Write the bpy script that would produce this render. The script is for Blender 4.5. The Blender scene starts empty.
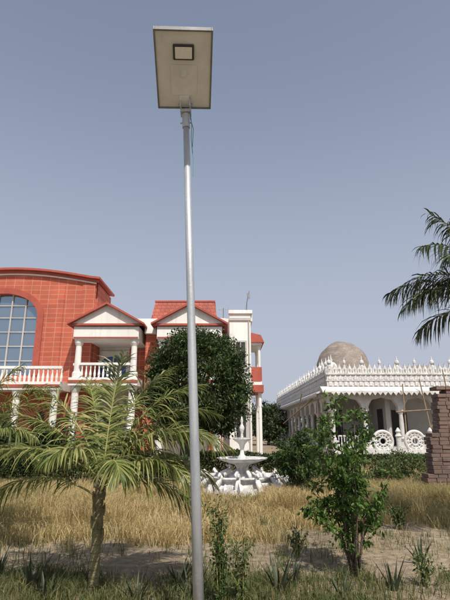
import bpy, math, random
import numpy as np
from mathutils import Vector, Matrix, noise as mnoise

random.seed(7)
RNG = np.random.default_rng(11)
scene = bpy.context.scene
scene.view_settings.view_transform = 'Standard'
scene.view_settings.look = 'None'
scene.view_settings.exposure = 0

# ------------------------------------------------------------ materials
def new_mat(name):
    m = bpy.data.materials.new(name); m.use_nodes = True
    nt = m.node_tree
    return m, nt, nt.nodes['Principled BSDF']

def mat(name, c1, c2=None, rough=0.8, scale=3.0, bump=0.0, metal=0.0, detail=6.0, streak=False, grime=None):
    m, nt, b = new_mat(name)
    b.inputs['Roughness'].default_value = rough
    b.inputs['Metallic'].default_value = metal
    if c2 is None: c2 = tuple(v*0.75 for v in c1)
    tc = nt.nodes.new('ShaderNodeTexCoord')
    mp = nt.nodes.new('ShaderNodeMapping')
    if streak: mp.inputs['Scale'].default_value = (1, 1, 0.15)
    n = nt.nodes.new('ShaderNodeTexNoise'); n.inputs['Scale'].default_value = scale
    n.inputs['Detail'].default_value = detail; n.inputs['Roughness'].default_value = 0.65
    r = nt.nodes.new('ShaderNodeValToRGB')
    r.color_ramp.elements[0].position = 0.3; r.color_ramp.elements[0].color = (*c2, 1)
    r.color_ramp.elements[1].position = 0.62; r.color_ramp.elements[1].color = (*c1, 1)
    L = nt.links
    L.new(tc.outputs['Object'], mp.inputs['Vector']); L.new(mp.outputs[0], n.inputs['Vector'])
    L.new(n.outputs['Fac'], r.inputs['Fac'])
    col = r.outputs['Color']
    if grime:
        mp2 = nt.nodes.new('ShaderNodeMapping'); mp2.inputs['Scale'].default_value = (3.0, 3.0, 0.35)
        n4 = nt.nodes.new('ShaderNodeTexNoise'); n4.inputs['Scale'].default_value = 1.3; n4.inputs['Detail'].default_value = 9; n4.inputs['Roughness'].default_value = 0.7
        r4 = nt.nodes.new('ShaderNodeValToRGB')
        r4.color_ramp.elements[0].position = 0.52; r4.color_ramp.elements[0].color = (0, 0, 0, 1)
        r4.color_ramp.elements[1].position = 0.75; r4.color_ramp.elements[1].color = (0.75, 0.75, 0.75, 1)
        mx = nt.nodes.new('ShaderNodeMix'); mx.data_type = 'RGBA'
        L.new(tc.outputs['Object'], mp2.inputs['Vector']); L.new(mp2.outputs[0], n4.inputs['Vector']); L.new(n4.outputs['Fac'], r4.inputs['Fac'])
        L.new(r4.outputs['Color'], mx.inputs[0]); L.new(col, mx.inputs[6]); mx.inputs[7].default_value = (*grime, 1)
        col = mx.outputs[2]
    L.new(col, b.inputs['Base Color'])
    if bump > 0:
        n2 = nt.nodes.new('ShaderNodeTexNoise'); n2.inputs['Scale'].default_value = scale*6
        n2.inputs['Detail'].default_value = 5
        bp = nt.nodes.new('ShaderNodeBump'); bp.inputs['Strength'].default_value = bump
        bp.inputs['Distance'].default_value = 0.03
        L.new(tc.outputs['Object'], n2.inputs['Vector']); L.new(n2.outputs['Fac'], bp.inputs['Height'])
        L.new(bp.outputs[0], b.inputs['Normal'])
    return m

def brick_mat(name, c1, c2, mortar, w=0.45, h=0.22, ms=0.02, offset=0.0, bump=0.3):
    m, nt, b = new_mat(name); L = nt.links
    b.inputs['Roughness'].default_value = 0.75
    tc = nt.nodes.new('ShaderNodeTexCoord'); sp = nt.nodes.new('ShaderNodeSeparateXYZ')
    ad = nt.nodes.new('ShaderNodeMath'); ad.operation = 'ADD'
    cb = nt.nodes.new('ShaderNodeCombineXYZ')
    br = nt.nodes.new('ShaderNodeTexBrick')
    br.offset = offset
    br.inputs['Scale'].default_value = 1
    br.inputs['Brick Width'].default_value = w; br.inputs['Row Height'].default_value = h
    br.inputs['Mortar Size'].default_value = ms
    br.inputs['Color1'].default_value = (*c1, 1); br.inputs['Color2'].default_value = (*c2, 1)
    br.inputs['Mortar'].default_value = (*mortar, 1)
    L.new(tc.outputs['Object'], sp.inputs[0]); L.new(sp.outputs['X'], ad.inputs[0]); L.new(sp.outputs['Y'], ad.inputs[1])
    L.new(ad.outputs[0], cb.inputs['X']); L.new(sp.outputs['Z'], cb.inputs['Y']); L.new(cb.outputs[0], br.inputs['Vector'])
    n = nt.nodes.new('ShaderNodeTexNoise'); n.inputs['Scale'].default_value = 1.2; n.inputs['Detail'].default_value = 8
    L.new(tc.outputs['Object'], n.inputs['Vector'])
    mr = nt.nodes.new('ShaderNodeMapRange'); mr.inputs['To Min'].default_value = 0.55; mr.inputs['To Max'].default_value = 1.3
    L.new(n.outputs['Fac'], mr.inputs['Value'])
    mx = nt.nodes.new('ShaderNodeMix'); mx.data_type = 'RGBA'; mx.blend_type = 'MULTIPLY'; mx.inputs[0].default_value = 1
    L.new(br.outputs['Color'], mx.inputs[6]); L.new(mr.outputs[0], mx.inputs[7])
    L.new(mx.outputs[2], b.inputs['Base Color'])
    bp = nt.nodes.new('ShaderNodeBump'); bp.inputs['Strength'].default_value = bump; bp.inputs['Distance'].default_value = 0.02
    bp.invert = True
    L.new(br.outputs['Fac'], bp.inputs['Height']); L.new(bp.outputs[0], b.inputs['Normal'])
    return m

def leaf_mat(name, cols, transl=0.35, rough=0.55, nscale=0.8, patch=None):
    m, nt, b = new_mat(name); L = nt.links
    b.inputs['Roughness'].default_value = rough
    b.inputs['Specular IOR Level'].default_value = 0.3
    g = nt.nodes.new('ShaderNodeNewGeometry')
    r = nt.nodes.new('ShaderNodeValToRGB')
    els = r.color_ramp.elements
    els[0].position = 0; els[0].color = (*cols[0], 1)
    els[1].position = 1; els[1].color = (*cols[-1], 1)
    for i, c in enumerate(cols[1:-1]):
        e = els.new((i+1)/(len(cols)-1)); e.color = (*c, 1)
    L.new(g.outputs['Random Per Island'], r.inputs['Fac'])
    col = r.outputs['Color']
    tc = nt.nodes.new('ShaderNodeTexCoord')
    n = nt.nodes.new('ShaderNodeTexNoise'); n.inputs['Scale'].default_value = nscale; n.inputs['Detail'].default_value = 3
    L.new(tc.outputs['Object'], n.inputs['Vector'])
    if patch is not None:
        r2 = nt.nodes.new('ShaderNodeValToRGB')
        r2.color_ramp.elements[0].position = 0.5; r2.color_ramp.elements[1].position = 0.72
        L.new(n.outputs['Fac'], r2.inputs['Fac'])
        mx = nt.nodes.new('ShaderNodeMix'); mx.data_type = 'RGBA'
        L.new(r2.outputs['Color'], mx.inputs[0]); L.new(col, mx.inputs[6]); mx.inputs[7].default_value = (*patch, 1)
        col = mx.outputs[2]
    else:
        mr = nt.nodes.new('ShaderNodeMapRange'); mr.inputs['To Min'].default_value = 0.6; mr.inputs['To Max'].default_value = 1.35
        L.new(n.outputs['Fac'], mr.inputs['Value'])
        mx = nt.nodes.new('ShaderNodeMix'); mx.data_type = 'RGBA'; mx.blend_type = 'MULTIPLY'; mx.inputs[0].default_value = 1
        L.new(col, mx.inputs[6]); L.new(mr.outputs[0], mx.inputs[7]); col = mx.outputs[2]
    L.new(col, b.inputs['Base Color'])
    t = nt.nodes.new('ShaderNodeBsdfTranslucent'); L.new(col, t.inputs['Color'])
    ms = nt.nodes.new('ShaderNodeMixShader'); ms.inputs[0].default_value = transl
    L.new(b.outputs[0], ms.inputs[1]); L.new(t.outputs[0], ms.inputs[2])
    L.new(ms.outputs[0], nt.nodes['Material Output'].inputs['Surface'])
    return m

M = {}
M['white'] = mat('white_paint', (0.80, 0.79, 0.76), (0.66, 0.64, 0.60), 0.7, 0.8, 0.05, streak=True, grime=(0.48, 0.45, 0.40))
M['marble'] = mat('marble_white', (0.66, 0.65, 0.64), (0.44, 0.43, 0.42), 0.6, 1.3, 0.2, grime=(0.30, 0.29, 0.27))
M['carved'] = mat('carved_marble', (0.72, 0.71, 0.69), (0.42, 0.41, 0.40), 0.6, 5.0, 0.7, grime=(0.30, 0.29, 0.27))
M['redtile'] = brick_mat('red_tile', (0.52, 0.125, 0.068), (0.43, 0.095, 0.052), (0.52, 0.27, 0.20), 0.5, 0.27, 0.013)
M['red'] = mat('red_paint', (0.40, 0.085, 0.055), (0.29, 0.06, 0.042), 0.65, 1.5, 0.05)
M['roofred'] = brick_mat('red_roof_tile', (0.42, 0.10, 0.06), (0.32, 0.07, 0.045), (0.2, 0.05, 0.04), 0.3, 0.25, 0.02, 0.5)
M['brick'] = brick_mat('old_brick', (0.22, 0.13, 0.10), (0.13, 0.08, 0.065), (0.16, 0.13, 0.11), 0.24, 0.085, 0.012, 0.5, 0.8)
M['domebrick'] = brick_mat('dome_brick', (0.33, 0.27, 0.225), (0.22, 0.18, 0.15), (0.20, 0.175, 0.155), 0.34, 0.14, 0.02, 0.5, 0.7)
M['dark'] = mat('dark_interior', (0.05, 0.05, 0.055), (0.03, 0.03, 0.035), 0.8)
M['interior'] = mat('grey_plaster', (0.5, 0.48, 0.45), (0.38, 0.36, 0.34), 0.8, 1.0)  # duller grey plaster for inner walls, bands and window frames
M['bark'] = mat('bark', (0.13, 0.10, 0.07), (0.06, 0.045, 0.035), 0.9, 9, 0.8, streak=True)
M['wood'] = mat('bamboo_pole', (0.25, 0.18, 0.11), (0.15, 0.10, 0.06), 0.8, 6)
M['galv'] = mat('galvanised_steel', (0.50, 0.52, 0.54), (0.31, 0.33, 0.35), 0.5, 7, 0.08, metal=0.45, streak=True)
M['alu'] = mat('aluminium_frame', (0.22, 0.22, 0.22), (0.15, 0.15, 0.15), 0.5, 10, 0, metal=0.4)
M['lampface'] = mat('lamp_housing', (0.70, 0.71, 0.72), (0.58, 0.59, 0.60), 0.55, 3)
M['lampdark'] = mat('lamp_gasket', (0.035, 0.035, 0.04), (0.03, 0.03, 0.03), 0.5)
M['led'] = mat('led_lens', (0.8, 0.8, 0.78), (0.7, 0.7, 0.66), 0.25, 60)
M['cord'] = mat('green_cord', (0.12, 0.30, 0.27), (0.08, 0.22, 0.2), 0.7)
M['blue'] = mat('blue_glazing', (0.04, 0.10, 0.42), (0.03, 0.07, 0.25), 0.25, 2)
M['steel'] = mat('steel', (0.35, 0.35, 0.35), None, 0.4, 5, metal=0.8)

m, nt, b = new_mat('window_glass')
b.inputs['Base Color'].default_value = (0.28, 0.36, 0.44, 1); b.inputs['Roughness'].default_value = 0.08
b.inputs['Metallic'].default_value = 0.75
n = nt.nodes.new('ShaderNodeTexNoise'); n.inputs['Scale'].default_value = 0.7
bp = nt.nodes.new('ShaderNodeBump'); bp.inputs['Strength'].default_value = 0.35; bp.inputs['Distance'].default_value = 0.1
nt.links.new(n.outputs['Fac'], bp.inputs['Height']); nt.links.new(bp.outputs[0], b.inputs['Normal'])
M['glass'] = m

M['L_tree'] = leaf_mat('leaf_tree', [(0.02, 0.038, 0.012), (0.045, 0.075, 0.022), (0.095, 0.135, 0.042)], 0.22, 0.5)
M['L_hedge'] = leaf_mat('leaf_hedge', [(0.016, 0.03, 0.01), (0.035, 0.057, 0.018), (0.075, 0.10, 0.032)], 0.22)
M['L_sap'] = leaf_mat('leaf_sapling', [(0.045, 0.09, 0.02), (0.08, 0.15, 0.03), (0.15, 0.24, 0.055)], 0.4, 0.45, 3)
M['L_bush'] = leaf_mat('leaf_bush', [(0.02, 0.045, 0.012), (0.05, 0.088, 0.022), (0.10, 0.15, 0.04)], 0.3)
M['L_weed'] = leaf_mat('leaf_weed', [(0.05, 0.085, 0.025), (0.09, 0.13, 0.04), (0.17, 0.19, 0.07)], 0.35)
M['L_palm'] = leaf_mat('palm_leaflet', [(0.08, 0.115, 0.03), (0.18, 0.22, 0.055), (0.42, 0.39, 0.16)], 0.35, 0.45, 2)
M['L_palmd'] = leaf_mat('palm_leaflet_dark', [(0.025, 0.04, 0.018), (0.05, 0.065, 0.028), (0.075, 0.09, 0.04)], 0.15, 0.5, 2)
M['L_aloe'] = leaf_mat('aloe_leaf', [(0.03, 0.045, 0.028), (0.055, 0.07, 0.04), (0.12, 0.11, 0.06)], 0.05, 0.5, 3)
M['rachis'] = mat('palm_stalk', (0.30, 0.28, 0.10), (0.20, 0.20, 0.07), 0.5, 6)
M['ptrunk'] = mat('palm_trunk', (0.26, 0.23, 0.11), (0.11, 0.09, 0.05), 0.8, 12, 0.8)
M['grass'] = leaf_mat('dry_grass', [(0.34, 0.25, 0.11), (0.52, 0.40, 0.19), (0.66, 0.54, 0.30)], 0.4, 0.7, 0.35, patch=(0.29, 0.27, 0.11))
M['ggrass'] = leaf_mat('green_grass', [(0.05, 0.075, 0.025), (0.10, 0.125, 0.04), (0.24, 0.20, 0.09)], 0.3, 0.7, 0.9, patch=(0.07, 0.11, 0.032))

# ground
m, nt, b = new_mat('ground_soil'); L = nt.links; b.inputs['Roughness'].default_value = 0.95
tc = nt.nodes.new('ShaderNodeTexCoord')
n1 = nt.nodes.new('ShaderNodeTexNoise'); n1.inputs['Scale'].default_value = 0.5; n1.inputs['Detail'].default_value = 8
n2 = nt.nodes.new('ShaderNodeTexNoise'); n2.inputs['Scale'].default_value = 9; n2.inputs['Detail'].default_value = 8
n3 = nt.nodes.new('ShaderNodeTexNoise'); n3.inputs['Scale'].default_value = 60; n3.inputs['Detail'].default_value = 4
for n in (n1, n2, n3): L.new(tc.outputs['Object'], n.inputs['Vector'])
r1 = nt.nodes.new('ShaderNodeValToRGB')
r1.color_ramp.elements[0].position = 0.35; r1.color_ramp.elements[0].color = (0.26, 0.205, 0.13, 1)
r1.color_ramp.elements[1].position = 0.6; r1.color_ramp.elements[1].color = (0.40, 0.325, 0.23, 1)
L.new(n1.outputs['Fac'], r1.inputs['Fac'])
r2 = nt.nodes.new('ShaderNodeValToRGB')
r2.color_ramp.elements[0].position = 0.35; r2.color_ramp.elements[0].color = (0.62, 0.6, 0.55, 1)
r2.color_ramp.elements[1].position = 0.65; r2.color_ramp.elements[1].color = (1.15, 1.12, 1.1, 1)
L.new(n2.outputs['Fac'], r2.inputs['Fac'])
mx = nt.nodes.new('ShaderNodeMix'); mx.data_type = 'RGBA'; mx.blend_type = 'MULTIPLY'; mx.inputs[0].default_value = 1
L.new(r1.outputs[0], mx.inputs[6]); L.new(r2.outputs[0], mx.inputs[7]); L.new(mx.outputs[2], b.inputs['Base Color'])
ad = nt.nodes.new('ShaderNodeMath'); ad.operation = 'ADD'; L.new(n2.outputs['Fac'], ad.inputs[0]); L.new(n3.outputs['Fac'], ad.inputs[1])
bp = nt.nodes.new('ShaderNodeBump'); bp.inputs['Strength'].default_value = 0.9; bp.inputs['Distance'].default_value = 0.05
L.new(ad.outputs[0], bp.inputs['Height']); L.new(bp.outputs[0], b.inputs['Normal'])
M['soil'] = m

# ------------------------------------------------------------ mesh builder
class MB:
    def __init__(s): s.v = []; s.f = []
    def add(s, vs, fs):
        o = len(s.v); s.v += [tuple(p) for p in vs]; s.f += [tuple(i+o for i in f) for f in fs]
    def box(s, x0, x1, y0, y1, z0, z1):
        s.add([(x0,y0,z0),(x1,y0,z0),(x1,y1,z0),(x0,y1,z0),(x0,y0,z1),(x1,y0,z1),(x1,y1,z1),(x0,y1,z1)],
              [(0,3,2,1),(4,5,6,7),(0,1,5,4),(1,2,6,5),(2,3,7,6),(3,0,4,7)])
    def prism(s, poly, y0, y1):
        n = len(poly)
        s.add([(x,y0,z) for x,z in poly]+[(x,y1,z) for x,z in poly],
              [tuple(range(n)), tuple(range(2*n-1,n-1,-1))]+[(i,i+n,(i+1)%n+n,(i+1)%n) for i in range(n)])
    def lathe(s, prof, cx=0, cy=0, n=20, lobes=0, amp=0.0):
        vs = []
        for r, z in prof:
            for k in range(n):
                a = 2*math.pi*k/n; rr = r*(1+amp*math.cos(lobes*a)) if lobes else r
                vs.append((cx+rr*math.cos(a), cy+rr*math.sin(a), z))
        fs = []
        for j in range(len(prof)-1):
            for k in range(n):
                fs.append((j*n+k, j*n+(k+1)%n, (j+1)*n+(k+1)%n, (j+1)*n+k))
        fs.append(tuple(range(n-1,-1,-1))); fs.append(tuple((len(prof)-1)*n+k for k in range(n)))
        s.add(vs, fs)
    def tube(s, pts, rad, n=8):
        pts = [Vector(p) for p in pts]; vs = []
        for i, p in enumerate(pts):
            t = (pts[min(i+1,len(pts)-1)]-pts[max(i-1,0)]).normalized()
            a = Vector((0,0,1)) if abs(t.z) < 0.9 else Vector((1,0,0))
            u = t.cross(a).normalized(); w = t.cross(u)
            r = rad[i] if isinstance(rad, (list,tuple)) else rad
            for k in range(n):
                an = 2*math.pi*k/n; vs.append(p+u*(r*math.cos(an))+w*(r*math.sin(an)))
        fs = []
        for i in range(len(pts)-1):
            for k in range(n): fs.append((i*n+k, i*n+(k+1)%n, (i+1)*n+(k+1)%n, (i+1)*n+k))
        fs.append(tuple(range(n-1,-1,-1))); fs.append(tuple((len(pts)-1)*n+k for k in range(n)))
        s.add(vs, fs)
    def torus(s, c, R, r, n=24, m=8):
        vs = []
        for i in range(n):
            a = 2*math.pi*i/n
            for k in range(m):
                bb = 2*math.pi*k/m; q = R+r*math.cos(bb)
                vs.append((c[0]+q*math.cos(a), c[1]+r*math.sin(bb), c[2]+q*math.sin(a)))
        s.add(vs, [(i*m+k, i*m+(k+1)%m, ((i+1)%n)*m+(k+1)%m, ((i+1)%n)*m+k) for i in range(n) for k in range(m)])
    def arch(s, x0, x1, zs, rise, ztop, y0, y1, n=14, cusps=0, power=1.0):
        zt = ztop if callable(ztop) else (lambda x: ztop)
        cx = (x0+x1)/2; hw = (x1-x0)/2; P = []
        for i in range(n+1):
            a = math.pi*(1-i/n); x = cx+hw*math.cos(a)
            z = zs+rise*(math.sin(a)**power)
            if cusps: z -= 0.10*rise*abs(math.sin(cusps*a))
            P.append((x, z))
        for i in range(n):
            (xa, za), (xb, zb) = P[i], P[i+1]
            s.add([(xa,y0,za),(xb,y0,zb),(xb,y0,zt(xb)),(xa,y0,zt(xa)),(xa,y1,za),(xb,y1,zb),(xb,y1,zt(xb)),(xa,y1,zt(xa))],
                  [(0,1,2,3),(7,6,5,4),(0,4,5,1),(3,2,6,7)])
    def obj(s, name, material, parent=None, smooth=False, loc=None, rot=None, bevel=0):
        me = bpy.data.meshes.new(name); me.from_pydata(s.v, [], s.f); me.update()
        o = bpy.data.objects.new(name, me); scene.collection.objects.link(o)
        me.materials.append(M[material] if isinstance(material, str) else material)
        if smooth:
            me.polygons.foreach_set('use_smooth', [True]*len(me.polygons))
        if parent: o.parent = parent
        if loc: o.location = loc
        if rot: o.rotation_euler = rot
        if bevel:
            bv = o.modifiers.new('bevel', 'BEVEL'); bv.width = bevel; bv.segments = 2; bv.limit_method = 'ANGLE'
        return o

def empty(name, loc=(0,0,0), rot=(0,0,0)):
    e = bpy.data.objects.new(name, None); scene.collection.objects.link(e); e.location = loc; e.rotation_euler = rot
    e.empty_display_size = 0.2
    return e

def np_obj(name, V, F, material, parent=None):
    me = bpy.data.meshes.new(name)
    m_, k = F.shape
    me.vertices.add(len(V)); me.vertices.foreach_set('co', V.astype(np.float32).ravel())
    me.loops.add(m_*k); me.loops.foreach_set('vertex_index', F.astype(np.int32).ravel())
    me.polygons.add(m_); me.polygons.foreach_set('loop_start', np.arange(0, m_*k, k, dtype=np.int32))
    me.update(calc_edges=True); me.validate()
    o = bpy.data.objects.new(name, me); scene.collection.objects.link(o)
    me.materials.append(M[material])
    if parent: o.parent = parent
    return o

def unit(v): return v/np.maximum(np.linalg.norm(v, axis=1, keepdims=True), 1e-6)

def leaves(P, size, rng=RNG, outward=None, aspect=0.45, droop=0.3, jitter=1.0):
    n = len(P)
    d = rng.normal(size=(n, 3))*jitter
    if outward is not None: d += outward*1.0
    d[:, 2] -= droop
    d = unit(d)
    up = rng.normal(size=(n, 3))*0.6; up[:, 2] += 1.0
    s = unit(np.cross(d, up)); nn = np.cross(s, d)
    Ls = (size*rng.uniform(0.6, 1.3, n))[:, None]; W = Ls*aspect*0.5
    a = P; mid = P+d*Ls*0.5 - nn*W*0.35; tip = P+d*Ls - nn*Ls*0.12
    l = P+d*Ls*0.42+s*W; r = P+d*Ls*0.42-s*W
    V = np.stack([a, l, tip, r, mid], 1).reshape(-1, 3)
    base = (np.arange(n)*5)[:, None]
    F = np.concatenate([base+np.array([[0,4,1]]), base+np.array([[1,4,2]]), base+np.array([[0,3,4]]), base+np.array([[3,2,4]])], 0)
    return V, F

def merge(parts):
    Vs, Fs, o = [], [], 0
    for V, F in parts:
        Vs.append(V); Fs.append(F+o); o += len(V)
    return np.concatenate(Vs), np.concatenate(Fs)

def crown_points(center, radii, nclump, per, csize, rng=RNG, shell=0.55, lump=0.18, seed=0):
    c = np.array(center); R = np.array(radii); P = []; O = []
    for i in range(nclump):
        d = rng.normal(size=3); d /= np.linalg.norm(d)
        nz = mnoise.noise(Vector((d[0]*1.8+seed, d[1]*1.8, d[2]*1.8)))
        rr = (shell+(1-shell)*rng.random()**0.6)*(1+lump*nz*2)
        q = c+d*R*rr
        pts = q+rng.normal(size=(per, 3))*csize*rng.uniform(0.6, 1.2)*np.array([1,1,0.7])
        P.append(pts); O.append(np.repeat(d[None], per, 0))
    return np.concatenate(P), np.concatenate(O)

# ------------------------------------------------------------ camera, light, world
cam_d = bpy.data.cameras.new('camera'); cam = bpy.data.objects.new('camera', cam_d); scene.collection.objects.link(cam)
cam.location = (0, 0, 1.6); cam.rotation_euler = (math.radians(90+15.4), 0, 0)
cam_d.sensor_fit = 'VERTICAL'; cam_d.sensor_height = 36; cam_d.lens = 28.2; cam_d.clip_end = 6000
scene.camera = cam

EL, AZ = math.radians(54), math.radians(160)
sd = Vector((math.sin(AZ)*math.cos(EL), math.cos(AZ)*math.cos(EL), math.sin(EL)))
sl = bpy.data.lights.new('sun', 'SUN'); sl.energy = 4.7; sl.angle = math.radians(0.6); sl.color = (1.0, 0.94, 0.84)
so = bpy.data.objects.new('sun', sl); scene.collection.objects.link(so); so.rotation_euler = sd.to_track_quat('Z', 'Y').to_euler()
so.location = (0, 0, 40)

w = bpy.data.worlds.new('World'); scene.world = w; w.use_nodes = True; nt = w.node_tree; L = nt.links
bg = nt.nodes['Background']; bg.inputs['Strength'].default_value = 0.12
sk = nt.nodes.new('ShaderNodeTexSky'); sk.sky_type = 'NISHITA'; sk.sun_disc = False
sk.sun_elevation = EL; sk.sun_rotation = AZ; sk.air_density = 1.2; sk.dust_density = 2.5; sk.ozone_density = 1.5
hs = nt.nodes.new('ShaderNodeHueSaturation'); hs.inputs['Saturation'].default_value = 0.8
L.new(sk.outputs[0], hs.inputs['Color'])
tc = nt.nodes.new('ShaderNodeTexCoord'); sp = nt.nodes.new('ShaderNodeSeparateXYZ'); L.new(tc.outputs['Generated'], sp.inputs[0])
mr = nt.nodes.new('ShaderNodeMapRange'); mr.interpolation_type = 'SMOOTHSTEP'
mr.inputs['From Min'].default_value = -0.02; mr.inputs['From Max'].default_value = 0.8
mr.inputs['To Min'].default_value = 0.9; mr.inputs['To Max'].default_value = 0.15
L.new(sp.outputs['Z'], mr.inputs['Value'])
mx = nt.nodes.new('ShaderNodeMix'); mx.data_type = 'RGBA'; mx.inputs[7].default_value = (4.1, 4.4, 5.3, 1)   # dust haze
L.new(mr.outputs[0], mx.inputs[0]); L.new(hs.outputs[0], mx.inputs[6]); L.new(mx.outputs[2], bg.inputs['Color'])

# ------------------------------------------------------------ ground
def axis():
    a = list(np.linspace(-45, 45, 151)); b_ = [60, 90, 150, 300, 700, 2500]
    return [-x for x in reversed(b_)]+a+b_
ax = axis(); n = len(ax)
def gz(x, y):
    r = math.hypot(x, y-10)
    k = max(0, 1-r/60)
    return k*(0.05*mnoise.noise(Vector((x*0.35, y*0.35, 0)))+0.03*mnoise.noise(Vector((x*1.3, y*1.3, 3))))
V = np.array([(x, y, gz(x, y)) for y in ax for x in ax])
F = np.array([(j*n+i, j*n+i+1, (j+1)*n+i+1, (j+1)*n+i) for j in range(n-1) for i in range(n-1)])
g = np_obj('ground', V, F, 'soil')

# ------------------------------------------------------------ grass
def blades(P, hmin, hmax, wid, lean, rng=RNG):
    n = len(P)
    h = rng.uniform(hmin, hmax, n)[:, None]
    a = rng.uniform(0, 2*np.pi, n); d = np.stack([np.cos(a), np.sin(a), np.zeros(n)], 1)
    a2 = rng.uniform(0, 2*np.pi, n); ln = np.stack([np.cos(a2), np.sin(a2), np.zeros(n)], 1)*(rng.random(n)**1.0*lean)[:, None]*h
    z = np.array([[0, 0, 1.0]])
    wv = d*wid*rng.uniform(0.6, 1.3, n)[:, None]
    p0 = P-wv; p1 = P+wv
    m_ = P+ln*0.35+z*h*0.6; p2 = m_-wv*0.7; p3 = m_+wv*0.7; tip = P+ln+z*h*(1-0.25*lean)
    V = np.stack([p0, p1, p2, p3, tip], 1).reshape(-1, 3)
    b_ = (np.arange(n)*5)[:, None]
    F = np.concatenate([b_+np.array([[0,1,3]]), b_+np.array([[0,3,2]]), b_+np.array([[2,3,4]])], 0)
    return V, F

def nz2(x, y, s, o=0): return mnoise.noise(Vector((x*s+o, y*s, o*1.7)))
def scatter(count, xr, yr, dens, per, cs, rng=RNG):
    out = []
    while len(out) < count:
        x = rng.uniform(*xr); y = rng.uniform(*yr)
        if rng.random() < dens(x, y): out.append((x, y))
    C = np.array(out)
    P = np.repeat(C, per, 0)+rng.normal(size=(count*per, 2))*cs
    Z = np.array([[gz(x, y)] for x, y in C]); Z = np.repeat(Z, per, 0)
    return np.concatenate([P, Z-0.01], 1)

def edge_y(x): return 7.5+0.6*nz2(x, 0, 0.8, 4)+(1.0 if x > 0.8 else 0)
def dry_dens(x, y):
    d = 0.75+1.2*nz2(x, y, 0.5)
    if y < edge_y(x): d *= 0.03
    if abs(x) > y*0.62+1.5: return 0
    if (x-0.5)**2+(y-13)**2 < 1.7: return 0
    return d
P1 = scatter(7200, (-13, 14), (6.8, 13.5), dry_dens, 13, 0.09)
P2 = scatter(3600, (-15, 17), (13, 26), dry_dens, 10, 0.14)
gv = [blades(P1, 0.10, 0.38, 0.005, 1.3), blades(P2, 0.12, 0.42, 0.008, 1.0)]
def hum(x, y): 
    return 1 if (-7.5 < x < -0.6 and 8.4 < y < 12.4 and nz2(x, y, 0.7, 9) > -0.12) or (0.9 < x < 6 and 9.8 < y < 13.0 and nz2(x, y, 0.7, 9) > 0.0) else 0
P3 = scatter(1900, (-8, 7), (8.4, 13.5), hum, 26, 0.10)
gv.append(blades(P3, 0.25, 0.66, 0.0045, 1.15))
V, F = merge(gv); np_obj('dry_grass_field', V, F, 'grass')

def gd(x, y):
    if abs(x) > y*0.6+1: return 0
    d = 0.85+1.3*nz2(x, y, 0.9, 2)
    if y > 5.95+0.3*nz2(x, 0, 1.2, 6): d *= 0.05
    return d
P4 = scatter(3900, (-5, 6), (4.2, 8.4), gd, 9, 0.05)  # near grass kept dense and dark green, partly standing in for foreground shade
def gd2(x, y):
    return 1 if abs(x) < y*0.6+1 and nz2(x, y, 0.4, 21) > 0.1 and y > edge_y(x)+0.8 else 0
P5 = scatter(700, (-9, 12), (8, 17), gd2, 10, 0.12)
V, F = merge([blades(P4, 0.05, 0.2, 0.004, 0.9), blades(P5, 0.1, 0.38, 0.006, 0.8)])
np_obj('green_grass_patches', V, F, 'ggrass')

mb = MB()
for i in range(900):
    y = random.uniform(4.5, 9.5); x = random.uniform(-y*0.55, y*0.6); r = random.uniform(0.006, 0.032)
    z = gz(x, y)
    vs = [(x+r*a*random.uniform(.7,1.2), y+r*b_*random.uniform(.7,1.2), z+r*c*0.7) for a,b_,c in [(1,0,0),(0,1,0),(-1,0,0),(0,-1,0),(0,0,1),(0,0,-1)]]
    mb.add(vs, [(0,1,4),(1,2,4),(2,3,4),(3,0,4),(1,0,5),(2,1,5),(3,2,5),(0,3,5)])
mb.obj('soil_clods', 'soil')

# ------------------------------------------------------------ street lamp
PX, PY = -0.195, 4.2
lamp = empty('solar_street_lamp', (PX, PY, 0), (0, math.radians(-2.55), 0))
mb = MB(); mb.tube([(0,0,-0.1),(0,0,1.2),(0,0,3.0),(0,0,4.72)], [0.045,0.042,0.036,0.031], 20)
mb.obj('pole', 'galv', lamp, True)
mb = MB()
mb.lathe([(0.040,4.60),(0.040,4.76),(0.03,4.765)], n=20)
mb.box(-0.055,0.055,-0.05,0.05,4.765,4.80)
mb.box(-0.055,-0.040,-0.09,0.06,4.80,4.90); mb.box(0.040,0.055,-0.09,0.06,4.80,4.90)
mb.tube([(-0.075,-0.02,4.86),(0.075,-0.02,4.86)], 0.012, 10)
mb.tube([(-0.06,0,4.66),(0.06,0,4.66)], 0.009, 8)
mb.obj('bracket', 'galv', lamp, bevel=0.003)
head = empty('lamp_head', (-0.012, 0.0, 4.87), (math.radians(-20), math.radians(0.5), math.radians(4.0))); head.parent = lamp
W_, LN = 0.275, 0.765
mb = MB()
mb.box(-W_,-W_+0.016,-LN,0.03,-0.012,0.05); mb.box(W_-0.016,W_,-LN,0.03,-0.012,0.05)
mb.box(-W_+0.016,W_-0.016,-LN,-LN+0.018,-0.012,0.05); mb.box(-W_+0.016,W_-0.016,0.012,0.03,-0.012,0.05)
mb.obj('frame', 'alu', head, bevel=0.003)
mb = MB(); mb.box(-W_+0.016,W_-0.016,-LN+0.018,0.012,0.0,0.04); mb.obj('underside_plate', 'lampface', head)
mb = MB(); mb.box(-W_+0.03,W_-0.03,-LN+0.04,0.0,0.041,0.05); mb.obj('solar_panel', 'blue', head)
mb = MB(); mb.box(-0.10,0.10,-LN+0.13,-LN+0.28,-0.022,-0.001); mb.obj('led_bezel', 'lampdark', head, bevel=0.018)
mb = MB(); mb.box(-0.08,0.08,-LN+0.15,-LN+0.26,-0.03,-0.0225); mb.obj('led_lens', 'led', head, bevel=0.015)
mb = MB()
mb.box(-0.13,0.13,-LN+0.33,-0.12,-0.006,-0.001)
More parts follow.
